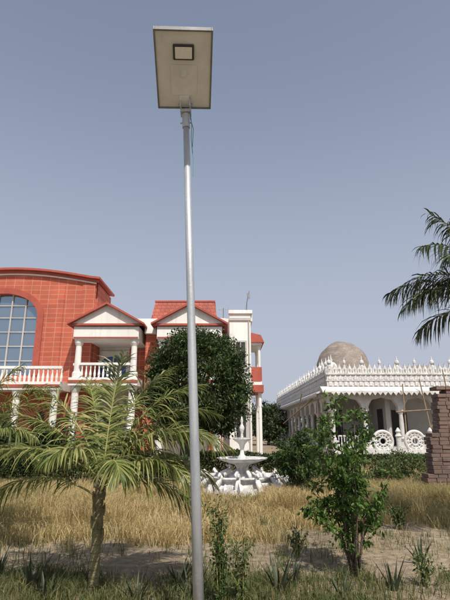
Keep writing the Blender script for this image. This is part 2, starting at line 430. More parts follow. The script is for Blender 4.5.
mb.tube([(-0.2,-LN+0.07,-0.006),(-0.2,-LN+0.07,0.0)], 0.008, 8); mb.tube([(0.2,-LN+0.07,-0.006),(0.2,-LN+0.07,0.0)], 0.008, 8)
mb.lathe([(0.03,-0.03),(0.035,-0.004)], 0, -LN+0.41, 16)
mb.box(-0.05,0.05,-0.12,0.0,-0.03,-0.001)
mb.obj('cover_plate', 'lampface', head, bevel=0.004)
mb = MB()
mb.tube([(0.045,-0.03,4.8),(0.06,-0.05,4.6),(0.05,-0.05,4.45),(0.065,-0.05,4.2),(0.06,-0.045,4.02)], 0.004, 6)
mb.tube([(0.045,-0.03,4.7),(0.075,-0.05,4.55),(0.06,-0.04,4.35)], 0.004, 6)
mb.obj('cord', 'cord', lamp)

# ------------------------------------------------------------ main house
house = empty('red_and_white_house', (0,0,0))
TC, TW = -11.9, 4.65
TY0, TY1 = 25.4, 28.8
def tz(x): return 9.75+0.55*math.cos(min(1, abs(x-TC)/TW)*math.pi/2)
mb = MB()
WX0, WX1, WS, WR = -14.3, -10.4, 7.65, 1.3
WCX = (WX0+WX1)/2; WHW = (WX1-WX0)/2
def strip(mb, xa, xb, z0, y0, y1, n=8):
    for i in range(n):
        a = xa+(xb-xa)*i/n; c = xa+(xb-xa)*(i+1)/n
        mb.add([(a,y0,z0),(c,y0,z0),(c,y0,tz(c)),(a,y0,tz(a)),(a,y1,z0),(c,y1,z0),(c,y1,tz(c)),(a,y1,tz(a))],
               [(0,1,2,3),(7,6,5,4),(3,2,6,7),(0,4,5,1)])
strip(mb, TC-TW, WX0, 0, TY0, TY0+0.35); strip(mb, WX1, TC+TW, 0, TY0, TY0+0.35)
mb.arch(WX0, WX1, WS, WR, tz, TY0, TY0+0.35, 24)
mb.add([(WX0,TY0,0),(WX0,TY0+.35,0),(WX0,TY0+.35,WS),(WX0,TY0,WS)], [(0,1,2,3)])
mb.add([(WX1,TY0,0),(WX1,TY0+.35,0),(WX1,TY0+.35,WS),(WX1,TY0,WS)], [(3,2,1,0)])
mb.box(WX0,WX1,TY0,TY0+0.34,0,4.4)
mb.box(TC+TW-0.3,TC+TW,TY0+0.352,TY1,0,9.65); mb.box(TC-TW,TC-TW+0.3,TY0+0.352,TY1,0,9.65)
mb.obj('tower_walls', 'redtile', house)
mb = MB()
N = 20
for (o, t0, t1, ya, yb) in [(0.22, 0.0, 0.12, TY0-0.32, TY1), (0.10, -0.16, -0.002, TY0-0.16, TY0-0.002)]:
    for i in range(N):
        a = TC-TW-o+(2*(TW+o))*i/N; c = TC-TW-o+(2*(TW+o))*(i+1)/N
        mb.add([(a,ya,tz(a)+t0),(c,ya,tz(c)+t0),(c,ya,tz(c)+t1),(a,ya,tz(a)+t1),(a,yb,tz(a)+t0),(c,yb,tz(c)+t0),(c,yb,tz(c)+t1),(a,yb,tz(a)+t1)],
               [(0,1,2,3),(7,6,5,4),(3,2,6,7),(0,4,5,1)]+([(0,3,7,4)] if i==0 else [])+([(1,5,6,2)] if i==N-1 else []))
mb.obj('tower_cornice', 'red', house)
mb = MB()   # pale string course under the cornice
for i in range(N):
    a = TC-TW+(2*TW)*i/N; c = TC-TW+(2*TW)*(i+1)/N
    y0, y1 = TY0-0.10, TY0-0.003
    mb.add([(a,y0,tz(a)-.24),(c,y0,tz(c)-.24),(c,y0,tz(c)-.165),(a,y0,tz(a)-.165),(a,y1,tz(a)-.24),(c,y1,tz(c)-.24),(c,y1,tz(c)-.165),(a,y1,tz(a)-.165)],[(0,1,2,3),(3,2,6,7),(0,4,5,1)])
mb.obj('string_course', 'white', house)
mb = MB()
for i in range(24):
    pts = []
    for k in (i, i+1):
        a = math.pi*(1-k/24)
        pts.append((WCX+WHW*math.cos(a), WS+WR*math.sin(a))); pts.append((WCX+(WHW+0.35)*math.cos(a), WS+(WR+0.33)*math.sin(a)))
    (a0,a1,b0,b1) = pts
    y0, y1 = TY0-0.09, TY0-0.002
    mb.add([(a0[0],y0,a0[1]),(b0[0],y0,b0[1]),(b1[0],y0,b1[1]),(a1[0],y0,a1[1]),(a0[0],y1,a0[1]),(b0[0],y1,b0[1]),(b1[0],y1,b1[1]),(a1[0],y1,a1[1])],
           [(0,1,2,3),(0,4,5,1),(3,2,6,7)])
mb.box(WX1,WX1+0.35,TY0-0.09,TY0-0.002,4.4,WS-0.001); mb.box(WX0-0.35,WX0,TY0-0.09,TY0-0.002,4.4,WS-0.001)
mb.obj('window_surround', 'red', house)
mb = MB(); mb.box(WX0,WX1,TY0+0.22,TY0+0.25,4.4,WS+WR+0.1); mb.obj('tower_glazing', 'glass', house)
mb = MB()
for i in range(6):
    x = WX0+(WX1-WX0)*i/5; top = WS+WR*math.sqrt(max(0, 1-((x-WCX)/WHW)**2))
    mb.box(x-0.035,x+0.035,TY0+0.14,TY0+0.218,4.4,max(top, WS))
for z in (5.2, 6.0, 6.8, 7.6, 8.3):
    hw = WHW if z <= WS else WHW*math.sqrt(1-((z-WS)/WR)**2)
    mb.box(WCX-hw,WCX+hw,TY0+0.16,TY0+0.216,z-0.025,z+0.025)
mb.obj('window_mullions', 'interior', house)
mb = MB(); mb.box(TC+TW-0.75,TC+TW-0.05,TY0-0.07,TY0-0.003,0,9.45); mb.box(-9.45,-9.0,TY0-0.05,TY0-0.003,0,9.4)
mb.obj('tower_pilasters', 'redtile', house)

BX0, BX1, BY = -8.6, 1.45, 27.0
mb = MB()
mb.box(BX0,BX1,BY,37,0,7.9)
mb.box(0.25,BX1-0.003,26.0,BY-0.002,0,7.95)
mb.obj('main_walls', 'white', house)
mb = MB()
mb.box(0.2,BX1+0.1,25.9,26.35,7.951,8.15); mb.box(BX1+0.002,BX1+0.12,26.36,37,7.6,8.05)
mb.box(-3.9,0.05,BY-0.12,BY-0.002,7.2,7.9)
mb.obj('parapet_cap', 'white', house)
mb = MB(); mb.box(0.24,BX1+0.02,25.93,25.998,7.55,7.7); mb.box(0.24,BX1+0.02,25.93,25.998,4.0,4.14)
mb.obj('facade_bands', 'interior', house)
mb = MB()
y0, y1 = 29.5, 34
for (xa, xb, zt) in [(-4.9, -0.4, 9.75)]:
    mb.add([(xa,y0,7.9),(xb,y0,7.9),(xb,y1,7.9),(xa,y1,7.9),(xa+.3,y0+.6,zt),(xb-.3,y0+.6,zt),(xb-.3,y1-.5,zt),(xa+.3,y1-.5,zt)],
           [(4,5,6,7),(0,1,5,4),(1,2,6,5),(2,3,7,6),(3,0,4,7)])
mb.obj('penthouse_roof', 'roofred', house)
mb = MB(); mb.box(-4.65,-0.65,30.05,33.6,9.751,9.85); mb.obj('penthouse_cap', 'red', house)

def porch(x0, x1, yf, name):
    zc = 6.15
    yb = BY-0.003
    cx = (x0+x1)/2
    g = empty(name); g.parent = house
    m = MB()
    m.box(x0+0.1,x1-0.1,yf+0.1,yb,zc,6.8)
    m.prism([(x0-0.05,6.95),(x1+0.05,6.95),(cx,7.95)], yf+0.05, yf+0.35)
    m.box(x0+0.05,x1-0.05,yf+0.05,yb,3.75,4.15)
    for x in (x0+0.35, x1-0.35):
        m.lathe([(0.24,4.15),(0.24,4.4),(0.17,4.5),(0.15,5.8),(0.22,5.95),(0.25,zc)], x, yf+0.4, 16)
        m.lathe([(0.28,0.0),(0.28,0.35),(0.2,0.45),(0.18,3.4),(0.26,3.6),(0.28,3.75)], x, yf+0.4, 16)
    for i in range(int((x1-x0-1.2)/0.22)):
        bx = x0+0.65+i*0.22
        m.lathe([(0.04,4.15),(0.065,4.35),(0.03,4.6),(0.05,4.8)], bx, yf+0.25, 8)
    m.box(x0+0.5,x1-0.5,yf+0.17,yf+0.33,4.8,4.92)
    m.box(x0+0.12,x0+0.2,yf+0.4,yb,4.8,4.92)
    m.obj('porch_structure', 'white', g)
    m = MB()
    for sgn in (-1, 1):
        xe = x0-0.2 if sgn < 0 else x1+0.2
        m.add([(xe,yf-0.2,6.95),(cx,yf-0.2,8.07),(cx,yb+1.5,8.07),(xe,yb+1.5,6.95),(xe,yf-0.2,6.85),(cx,yf-0.2,7.95),(cx,yb+1.5,7.95),(xe,yb+1.5,6.85)],
              [(0,1,2,3),(7,6,5,4),(0,4,5,1),(0,3,7,4)])
    m.box(x0-0.1,x1+0.1,yf-0.03,yf+0.048,6.83,6.94)
    m.box(x0+0.02,x1-0.02,yf+0.02,yf+0.048,3.88,4.02)
    m.box(x0+0.12,x1-0.12,yf+0.07,yf+0.098,6.18,6.25)
    m.obj('roof_trim', 'red', g)
    m = MB(); m.box(cx-0.95,cx+0.55,BY-0.05,BY-0.004,4.16,5.75); m.obj('balcony_window', 'blue', g)
    m = MB()
    m.box(cx-1.15,cx-0.95,BY-0.12,BY-0.006,4.16,5.4); m.box(cx+0.55,cx+0.75,BY-0.12,BY-0.006,4.16,5.4)
    m.arch(cx-0.95,cx+0.55,5.15,0.5,5.95,BY-0.12,BY-0.055,14)
    m.box(cx-0.24,cx-0.17,BY-0.09,BY-0.055,4.16,5.6); m.box(cx-0.95,cx+0.55,BY-0.09,BY-0.06,5.1,5.16)
    m.obj('window_frame', 'white', g)
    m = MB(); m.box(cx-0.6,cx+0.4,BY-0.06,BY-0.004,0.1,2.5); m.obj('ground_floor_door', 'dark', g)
    m = MB(); m.box(x1-1.1,x1-0.1,BY-0.10,BY-0.004,4.16,6.1); m.box(x1-0.9,x1-0.1,BY-0.10,BY-0.004,0,3.7); m.obj('red_panel', 'redtile', g)
    return g
porch(-8.0, -4.4, 24.0, 'porch')
porch(-3.65, -0.05, 24.0, 'porch_wing')
mb = MB(); mb.box(-4.3,-3.75,25.2,BY-0.004,0,6.6); mb.obj('red_pier', 'redtile', house)
mb = MB(); mb.box(-4.33,-3.72,24.9,26.9,6.601,7.3); mb.obj('pier_cap', 'white', house)
mb = MB()
mb.box(-16,-8.2,23.6,TY0-0.1,3.5,3.9)
for i in range(34): mb.lathe([(0.05,3.9),(0.075,4.1),(0.035,4.35),(0.055,4.55)], -15.8+i*0.23, 23.75, 8)
mb.box(-16,-8.2,23.67,23.83,4.55,4.68)
for x in (-15.5,-12.9,-10.4,-8.5): mb.lathe([(0.26,0),(0.26,0.35),(0.18,0.45),(0.17,3.1),(0.27,3.5)], x, 23.9, 16)
mb.obj('terrace', 'white', house)
mb = MB(); mb.box(-16,-8.2,23.56,23.598,3.62,3.76); mb.obj('terrace_trim', 'red', house)
mb = MB()
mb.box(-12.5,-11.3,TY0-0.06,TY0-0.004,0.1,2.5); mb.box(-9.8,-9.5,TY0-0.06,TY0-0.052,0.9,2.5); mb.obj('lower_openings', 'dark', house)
mb = MB()
mb.box(BX1+0.003,BX1+0.62,26.6,29.2,4.0,4.2); mb.box(BX1+0.003,BX1+0.66,26.5,29.3,6.25,6.38)
for y in (26.75, 29.0): mb.lathe([(0.1,4.2),(0.08,4.5),(0.08,6.0),(0.12,6.25)], BX1+0.5, y, 10); mb.lathe([(0.14,0),(0.10,0.3),(0.10,3.8),(0.14,4.0)], BX1+0.5, y, 10)
mb.obj('side_balcony', 'white', house)
mb = MB()
mb.prism([(BX1+0.003,6.95),(BX1+0.003,6.381),(BX1+0.78,6.381),(BX1+0.6,6.8)], 26.4, 29.4)
mb.box(BX1+0.57,BX1+0.63,26.6,29.2,4.2,5.0); mb.box(BX1+0.003,BX1+0.57,26.58,26.64,4.2,5.0)
mb.box(BX1+0.003,BX1+0.7,26.45,29.35,3.6,3.99)
mb.obj('side_balcony_red', 'red', house)
mb = MB(); mb.box(0.62,1.12,25.96,25.995,4.9,6.3); mb.box(0.62,1.12,25.96,25.995,1.2,2.9); mb.obj('side_windows', 'dark', house)
mb = MB()
for z0, z1 in ((4.9,6.3),(1.2,2.9)):
    mb.box(0.53,0.62,25.93,25.997,z0-.1,z1+.1); mb.box(1.12,1.21,25.93,25.997,z0-.1,z1+.1)
    mb.box(0.62,1.12,25.93,25.997,z1,z1+.1); mb.box(0.62,1.12,25.9,25.997,z0-.1,z0); mb.box(0.85,0.89,25.94,25.958,z0,z1)
mb.tube([(1.34,25.95,0),(1.34,25.95,7.5)], 0.035, 8)
mb.obj('side_window_frames', 'interior', house)
mb = MB()
mb.box(0.58,1.16,25.68,25.92,3.25,3.62); mb.lathe([(0.13,0),(0.13,0.02)], 0, 0, 12) if False else None
mb.tube([(1.1,25.9,3.4),(1.25,25.92,3.3),(1.27,25.95,1.0)], 0.015, 6)
mb.obj('air_conditioner', 'white', house)
mb = MB()
mb.tube([(1.25,27,8.1),(1.3,27,8.9),(1.45,27,9.6)], [0.04,0.035,0.02], 8); mb.box(1.3,1.5,26.98,27.0,9.1,9.45)
mb.tube([(-0.1,28,7.9),(-0.1,28,8.8)], 0.03, 8); mb.tube([(-0.4,28,8.7),(0.2,28,8.75)], 0.02, 6)
for i in range(5): mb.tube([(-0.35+i*.13,27.8,8.72),(-0.35+i*.13,28.2,8.72)], 0.012, 6)
mb.tube([(-0.9,29,7.9),(-0.9,29,8.35)], 0.18, 10)
mb.obj('roof_antennas', 'steel', house)

# ------------------------------------------------------------ marble mosque
mosque = empty('white_marble_mosque', (0,0,0))
def arcade(Lx, name, loc, rotz, bay=2.25):
    g = empty(name, loc, (0,0,rotz)); g.parent = mosque
    n = int(round(Lx/bay)); bay = Lx/n
    m = MB()
    m.box(-0.1,Lx,-0.25,4.0,0,0.55)
    for i in range(n+1):
        x = i*bay
        if i == n: x -= 0.22
        if i == 0: x += 0.22
        m.box(x-0.24,x+0.24,0.03,0.5,0.551,0.95)
        m.lathe([(0.17,0.95),(0.20,1.05),(0.13,1.15),(0.145,1.9),(0.12,2.5),(0.22,2.72)], x, 0.27, 12, 0)
        m.box(x-0.22,x+0.22,0.04,0.49,2.72,2.85)
    for i in range(n):
        m.arch(i*bay+0.2,(i+1)*bay-0.2,2.851,0.72,3.95,0.06,0.46,20,4,0.75)
        m.box(i*bay-0.2+(0.2 if i==0 else 0),i*bay+0.2,0.06,0.46,2.851,3.95)
    m.box(Lx-0.2,Lx,0.06,0.46,2.851,3.95)
    m.obj('arcade', 'marble', g)
    m = MB()
    m.add([(-0.5,-0.65,3.88),(Lx,-0.65,3.88),(Lx,0.04,4.22),(-0.5,0.04,4.22),(-0.5,-0.65,3.80),(Lx,-0.65,3.80),(Lx,0.04,4.0),(-0.5,0.04,4.0)],
          [(0,1,2,3),(7,6,5,4),(0,4,5,1),(0,3,7,4),(1,5,6,2)])
    m.box(-0.05,Lx,0.05,4.0,3.951,4.1)
    m.obj('eave', 'marble', g)
    m = MB()
    m.box(-0.05,Lx,0.0,0.25,4.221,4.95); m.box(-0.12,Lx,-0.08,0.3,4.951,5.06); m.box(-0.1,Lx,-0.06,-0.001,4.56,4.62)
    for i in range(int(Lx/0.32)):
        x = i*0.32+0.02
        m.box(x+0.04,x+0.24,-0.05,-0.001,4.27,4.52)
        m.prism([(x+0.02,4.64),(x+0.26,4.64),(x+0.24,4.8),(x+0.14,4.92),(x+0.04,4.8)], -0.065, -0.001)
        m.prism([(x,5.061),(x+0.28,5.061),(x+0.29,5.3),(x+0.22,5.42),(x+0.14,5.66),(x+0.06,5.42),(x-0.01,5.3)], 0.02, 0.16)
        m.tube([(x+0.14,0.018,5.12),(x+0.14,0.0,5.3),(x+0.14,0.018,5.45)], [0.03,0.06,0.02], 6)
        m.prism([(x+0.0,3.80),(x+0.14,3.62),(x+0.28,3.80)], -0.66, -0.63)   # pendant fringe along the eave
    for i in range(2*n+1):
        big = i % 2 == 0; k = 1.0 if big else 0.7
        m.lathe([(0.13*k,5.061),(0.13*k,5.5),(0.06*k,5.56),(0.15*k,5.7),(0.13*k,5.82),(0.05*k,5.9),(0.015,5.9+0.25*k)], min(max(i*bay/2,0.15),Lx-0.15), 0.1, 10)
    for i in range(n*3):
        x = (i+0.5)*bay/3
        m.prism([(x-0.05,3.6),(x+0.05,3.6),(x+0.05,3.799),(x-0.05,3.799)], -0.45, 0.055)
    m.obj('parapet', 'carved', g)
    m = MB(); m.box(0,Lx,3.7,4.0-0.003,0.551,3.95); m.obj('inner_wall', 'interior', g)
    m = MB()
    for i in range(n):
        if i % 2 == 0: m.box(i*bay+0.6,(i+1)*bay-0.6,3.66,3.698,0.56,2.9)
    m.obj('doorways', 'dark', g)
    m = MB()     # low pierced railing between columns
    for i in range(n):
        if i % 3 == 1: continue
        xa, xb = i*bay+0.45, (i+1)*bay-0.45
        m.box(xa,xb,0.2,0.32,1.18,1.26)
        k = 0
        while xa+0.08+k*0.17 < xb-0.05:
            m.lathe([(0.035,0.551),(0.05,0.7),(0.025,0.9),(0.04,1.18)], xa+0.08+k*0.17, 0.26, 6); k += 1
    m.obj('railing', 'carved', g)
arcade(13.5, 'front_arcade', (6.5, 30, 0), 0)
arcade(29.25, 'side_arcade', (6.53, 60.0, 0), math.radians(-90))
mb = MB(); mb.box(10.6,20,34.1,59.5,0,4.6); mb.obj('prayer_hall', 'marble', mosque)
def dome(cx, cy, z0, r, h, matn, name, drum=0.0, parent=mosque, fin=True):
    m = MB(); prof = []
    if drum: prof += [(r*1.04, z0-drum), (r*1.04, z0-0.02)]
    for i in range(13):
        a = math.pi/2*i/12
        prof.append((max(0.02, r*math.cos(a)**0.9), z0+h*math.sin(a)))
    if fin: prof[-1] = (0.06, z0+h); prof += [(0.12, z0+h+0.12), (0.03, z0+h+0.25), (0.01, z0+h+0.5)]
    m.lathe(prof, cx, cy, 32); m.obj(name, matn, parent, True)
dome(7.0, 31.0, 5.4, 0.42, 0.5, 'carved', 'corner_cupola', 0.5)
dome(7.4, 36.0, 5.5, 0.6, 0.8, 'carved', 'small_cupola', 1.2)
tomb = empty('old_brick_tomb', (0,0,0))
m = MB(); m.lathe([(3.6,0),(3.6,6.4),(3.75,6.45),(3.75,6.95),(3.3,7.1)], 13.0, 52, 8); m.obj('drum', 'domebrick', tomb)
m = MB(); prof = []
for i in range(15):
    a = math.pi/2*i/14; prof.append((max(0.02, 3.0*math.cos(a)**0.85), 7.1+3.95*math.sin(a)**1.1))
m.lathe(prof, 13.0, 52, 32)
m.v = [(x+0.14*mnoise.noise(Vector((x*.9,y*.9,z*.9))), y+0.1*mnoise.noise(Vector((x,z,y))), z+0.16*mnoise.noise(Vector((y,x,z)))) for x,y,z in m.v]
m.obj('dome', 'domebrick', tomb, True)
m = MB(); m.lathe([(2.6,0),(2.6,7.5),(2.2,8.0),(1.3,8.5),(0.2,8.7)], 22.2, 54, 16); m.obj('small_dome', 'domebrick', tomb)

bw = empty('marble_boundary_wall', (0,0,0))
m = MB(); m.box(7.6,16,26.6,26.9,0,0.55)
for i in range(5):
    x = 8.6+i*1.75
    m.torus((x,26.72,0.98),0.52,0.09,28,8); m.torus((x,26.72,0.98),0.20,0.06,18,6); m.torus((x,26.72,0.98),0.36,0.04,24,6)
    for k in range(12):
        a = k*math.pi/6
        m.tube([(x+0.2*math.cos(a),26.72,0.98+0.2*math.sin(a)),(x+0.5*math.cos(a),26.72,0.98+0.5*math.sin(a))], [0.03,0.075], 6)
    m.lathe([(0.14,0.55),(0.14,1.2),(0.19,1.25),(0.1,1.4),(0.15,1.5),(0.03,1.7)], x+0.87, 26.72, 12)
m.obj('rosette_panels', 'carved', bw)
sc = empty('bamboo_scaffolding', (0,0,0)); m = MB()
for a, c in [((10.6,28.6,0),(10.9,29.2,4.3)),((12.2,28.4,0),(12.0,29.3,4.6)),((13.6,28.5,0),(13.5,29.3,5.2)),((10.2,28.8,2.6),(14.6,29.0,2.9)),((11.2,28.4,0.4),(13.4,29.2,3.4)),((14.4,28.4,0),(13.2,29.0,3.8)),((6.0,33,3.6),(4.2,35,2.0)),((5.8,36,4.2),(4.9,38,0))]:
    m.tube([a,c], [0.05,0.035], 6)
m.obj('poles', 'wood', sc)

# ------------------------------------------------------------ fountain
ft = empty('marble_fountain', (0.47, 13.6, 0)); m = MB()
m.lathe([(1.02,0),(1.05,0.12),(0.94,0.2),(0.92,0.3),(1.02,0.36),(1.04,0.41),(0.9,0.41),(0.85,0.3),(0.02,0.29)], 0,0,48,12,0.05)
m.lathe([(0.36,0.3),(0.34,0.4),(0.17,0.47),(0.14,0.57),(0.2,0.67),(0.40,0.73),(0.60,0.80),(0.68,0.84),(0.66,0.86),(0.45,0.80),(0.13,0.78)], 0,0,40,12,0.04)
m.lathe([(0.12,0.77),(0.13,0.86),(0.06,0.94),(0.05,1.08),(0.08,1.2),(0.14,1.27),(0.24,1.33),(0.26,1.36),(0.23,1.36),(0.08,1.3)], 0,0,32,10,0.04)
m.lathe([(0.06,1.29),(0.04,1.42),(0.035,1.5),(0.06,1.58),(0.075,1.65),(0.04,1.72),(0.025,1.78),(0.04,1.83),(0.012,1.95)], 0,0,16)
m.obj('tiers', 'carved', ft, True)
m = MB()
for k in range(10):
    a = k*math.pi/5
    pts = [(math.cos(a)*r_, math.sin(a)*r_, z_) for r_, z_ in [(0.62,0.32),(0.58,0.45),(0.42,0.52),(0.36,0.62),(0.45,0.68)]]
    m.tube(pts, [0.05,0.055,0.05,0.04,0.025], 8)
for k in range(14):
    a = k*2*math.pi/14+0.1
    c = Vector((1.12*math.cos(a), 1.12*math.sin(a), 0))
    pts = [c*f+Vector((0,0,z_)) for f, z_ in [(1.2,0.02),(1.15,0.2),(1.0,0.32),(0.93,0.42),(1.0,0.5),(1.05,0.44)]]
    m.tube(pts, [0.08,0.08,0.07,0.06,0.045,0.03], 8)
m.obj('scrolls', 'carved', ft, True)
m = MB()
for k in range(110):
    a = random.uniform(0, 2*math.pi); rr = random.uniform(1.12,1.65); s = random.uniform(0.05,0.16)
    x, y = rr*math.cos(a), rr*math.sin(a)
    vs = []
    for dx,dy,dz in [(-1,-1,0),(1,-1,0),(1,1,0),(-1,1,0),(-.7,-.7,1),(.7,-.7,1),(.7,.7,1),(-.7,.7,1)]:
        vs.append((x+dx*s*random.uniform(.6,1.2), y+dy*s*random.uniform(.6,1.2), dz*s*random.uniform(1.0,2.3)))
    m.add(vs, [(0,3,2,1),(4,5,6,7),(0,1,5,4),(1,2,6,5),(2,3,7,6),(3,0,4,7)])
m.obj('marble_blocks', 'marble', ft)

# ------------------------------------------------------------ ruined brick pillar right
bp_ = empty('brick_wall', (0,0,0)); m = MB()
random.seed(5)
zz = 0
while zz < 2.62:
    t = zz/2.62
    xl = 5.22+0.12*t
    if zz < 1.45: xl = 4.98+0.15*t
    if zz < 0.5: xl -= 0.12
    x = xl+random.uniform(-.03,.03)
    while x < (7.2 if zz < 1.9 else 5.95):
        wdt = random.uniform(0.2,0.26)
        if not (zz > 2.4 and random.random() < 0.3):
            m.box(x, x+wdt-0.008, 12.0+random.uniform(-.018,.012), 12.4+random.uniform(-.01,.02), zz, zz+0.088)
        x += wdt
    zz += 0.095
m.obj('courses', 'brick', bp_, bevel=0.008)
m = MB(); m.box(5.40,5.88,12.03,12.37,0,2.4); m.box(5.12,5.39,12.03,12.37,0,1.40); m.box(5.89,7.1,12.03,12.37,0,1.85)
m.obj('mortar_core', 'soil', bp_)

# ------------------------------------------------------------ trees & shrubs
def branchy(mb, base, tips, r0, r1, rng=random):
    for t in tips:
        b0 = Vector(base); t = Vector(t); mid = (b0+t)/2+Vector((rng.uniform(-.1,.1),rng.uniform(-.1,.1),0.12*(t-b0).length))
        mb.tube([b0, (b0+mid)/2, mid, (mid+t)/2+Vector((0,0,.03)), t], [r0, r0*.85, r0*.6, r0*.4, r1], 6)

def tree(name, base, crown_c, radii, nclump, per, cs, leaf, lm, trunk_r, seed, shell=0.5, lump=0.18, nb=8):
    e = empty(name, base); m = MB()
    fork = Vector((0,0,max(0.25, crown_c[2]-radii[2]*0.75)))
    m.tube([(0,0,-0.1),(0.03,0,fork.z*0.5),fork], [trunk_r*1.2, trunk_r, trunk_r*0.9], 10)
    tips = []
    for i in range(nb):
        a = i*2.4; q = random.uniform(0.4,0.8)
        tips.append((crown_c[0]+radii[0]*q*math.cos(a), crown_c[1]+radii[1]*q*math.sin(a), crown_c[2]+radii[2]*random.uniform(-0.2,0.75)))
    branchy(m, fork, tips, trunk_r*0.6, trunk_r*0.12)
    m.obj('trunk', 'bark', e, True)
    P, O = crown_points(crown_c, radii, nclump, per, cs, shell=shell, lump=lump, seed=seed)
    V, F = leaves(P, leaf, outward=O)
    np_obj('foliage', V, F, lm, e)
    return e
tree('round_tree', (-1.15, 18, 0), (0,0,3.28), (2.02,2.0,1.92), 600, 85, 0.17, 0.125, 'L_tree', 0.14, 3, 0.66, 0.10)
tree('shrub', (1.72, 12, 0), (0,0,0.9), (0.48,0.46,0.74), 120, 45, 0.07, 0.085, 'L_bush', 0.04, 5, 0.3, 0.3, 6)
tree('shrub', (2.5, 14.2, 0), (0,0,0.6), (0.5,0.5,0.5), 70, 45, 0.08, 0.09, 'L_bush', 0.04, 8, 0.3, 0.3, 6)
tree('shrub', (4.4, 13.5, 0), (0,0,0.35), (0.75,0.5,0.42), 80, 40, 0.08, 0.09, 'L_weed', 0.03, 12, 0.3, 0.4, 6)
tree('shrub', (5.9, 16.5, 0), (0,0,0.4), (0.8,0.6,0.5), 80, 40, 0.09, 0.09, 'L_weed', 0.03, 17, 0.3, 0.4, 6)
tree('shrub', (-6.6, 17.5, 0), (0,0,1.0), (1.1,1.0,0.9), 150, 60, 0.15, 0.13, 'L_hedge', 0.06, 21, 0.4, 0.3)
tree('shrub', (-9.0, 18.0, 0), (0,0,1.2), (1.4,1.0,1.1), 170, 60, 0.15, 0.13, 'L_hedge', 0.06, 25, 0.4, 0.3)
tree('shrub', (-4.4, 19.0, 0), (0,0,0.9), (1.0,0.8,0.85), 110, 60, 0.13, 0.12, 'L_hedge', 0.05, 29, 0.4, 0.3)
tree('shrub', (-11.3, 18.5, 0), (0,0,1.3), (1.3,1.0,1.2), 130, 60, 0.15, 0.13, 'L_hedge', 0.06, 31, 0.4, 0.3)
tree('tree', (4.6, 52, 0), (0,0,2.4), (1.9,1.8,2.0), 90, 50, 0.3, 0.3, 'L_hedge', 0.14, 41, 0.5, 0.25)
tree('tree', (6.6, 72, 0), (0,0,2.6), (2.6,2.2,2.3), 90, 50, 0.4, 0.35, 'L_hedge', 0.16, 44, 0.5, 0.25)

def hedge(name, x0, x1, y0, y1, h, n):
    X = RNG.uniform(x0, x1, n); Y = RNG.uniform(y0, y1, n)
    side = RNG.random(n)
    Z = RNG.random(n)**0.5*h
    front = side < 0.45; Y[front] = y0+RNG.random(front.sum())**2*0.2
    top = side > 0.7; Z[top] = h-RNG.random(top.sum())**2*0.15
    b_ = np.array([mnoise.noise(Vector((x*1.1, y*1.1, 5))) for x, y in zip(X, Y)])
    Z = Z*(1+0.16*b_); Y = Y+0.12*b_
    V, F = leaves(np.stack([X, Y, Z], 1), 0.10, jitter=1.0, droop=-0.2)
    e = empty(name); np_obj('foliage', V, F, 'L_hedge', e)
    m = MB()
    x = x0+0.2
    while x < x1:
        m.tube([(x,(y0+y1)/2,-0.05),(x+.03,(y0+y1)/2,h*.4),(x-.05,(y0+y1)/2+.1,h*.8)], [0.03,0.02,0.01], 6); x += 0.4
    m.obj('stems', 'bark', e)
hedge('hedge', -11.5, -1.2, 15.0, 16.1, 0.8, 28000)
hedge('hedge', -1.0, 2.6, 16.8, 17.8, 0.8, 9000)
hedge('hedge', 3.0, 11.5, 20.5, 21.4, 0.55, 11000)

P = []; O = []
for i in range(60):
    x = random.uniform(-90, 110); y = random.uniform(120, 150); r = random.uniform(2.5, 5)
    p, o = crown_points((x, y, r*1.0), (r, r, r*1.1), 22, 22, 0.8, shell=0.5); P.append(p); O.append(o)
V, F = leaves(np.concatenate(P), 0.9, outward=np.concatenate(O)); np_obj('distant_trees', V, F, 'L_hedge')

# sapling (foreground right)
random.seed(12)
sp_ = empty('leafy_sapling', (1.48, 6.0, 0)); m = MB()
stems = []
tops = [(-0.42,0.0,1.45),(-0.22,-0.2,1.78),(-0.05,0.1,1.98),(0.10,-0.1,1.88),(0.3,0.1,1.6),(0.42,-0.15,1.1),(-0.38,0.2,0.95),(0.05,-0.35,1.3),(0.5,0.2,0.75),(-0.15,0.35,1.6),(0.2,0.3,1.45),(-0.5,-0.1,0.7),(-0.3,0.1,1.7),(0.22,0.0,1.75),(0.0,0.2,1.2)]
for i, tp in enumerate(tops):
    a = i*2.4+0.3
    top = Vector(tp)+Vector((random.uniform(-.04,.04),0,0))
    b0 = Vector((0.04*math.cos(a), 0.04*math.sin(a), 0)); mid = b0.lerp(top, 0.5)+Vector((-top.x*0.2+random.uniform(-.03,.03), 0, 0.05))
    pts = [b0, b0.lerp(mid,.5), mid, mid.lerp(top,.5)+Vector((random.uniform(-.03,.03),0,0)), top]
    m.tube(pts, [0.015,0.012,0.009,0.006,0.003], 6); stems.append(pts)
P = []; O = []
for pts in stems:
    for s_ in range(13):
        t = random.uniform(0.4, 1.0)*4; k = min(3, int(t)); q = pts[k].lerp(pts[k+1], t-k)
        a = random.uniform(0, 2*math.pi); ln = random.uniform(0.06,0.2)
        e_ = q+Vector((ln*math.cos(a), ln*math.sin(a), random.uniform(-0.02,0.12)))
        m.tube([q, q.lerp(e_,.5)+Vector((0,0,.02)), e_], [0.004,0.003,0.0015], 4)
        nl = 26
        for j in range(nl):
            f_ = j/nl; p = q.lerp(e_, 0.2+0.9*f_)
            P.append(tuple(p+Vector([random.gauss(0,0.028) for _ in range(3)]))); O.append((math.cos(a), math.sin(a), 0.1))
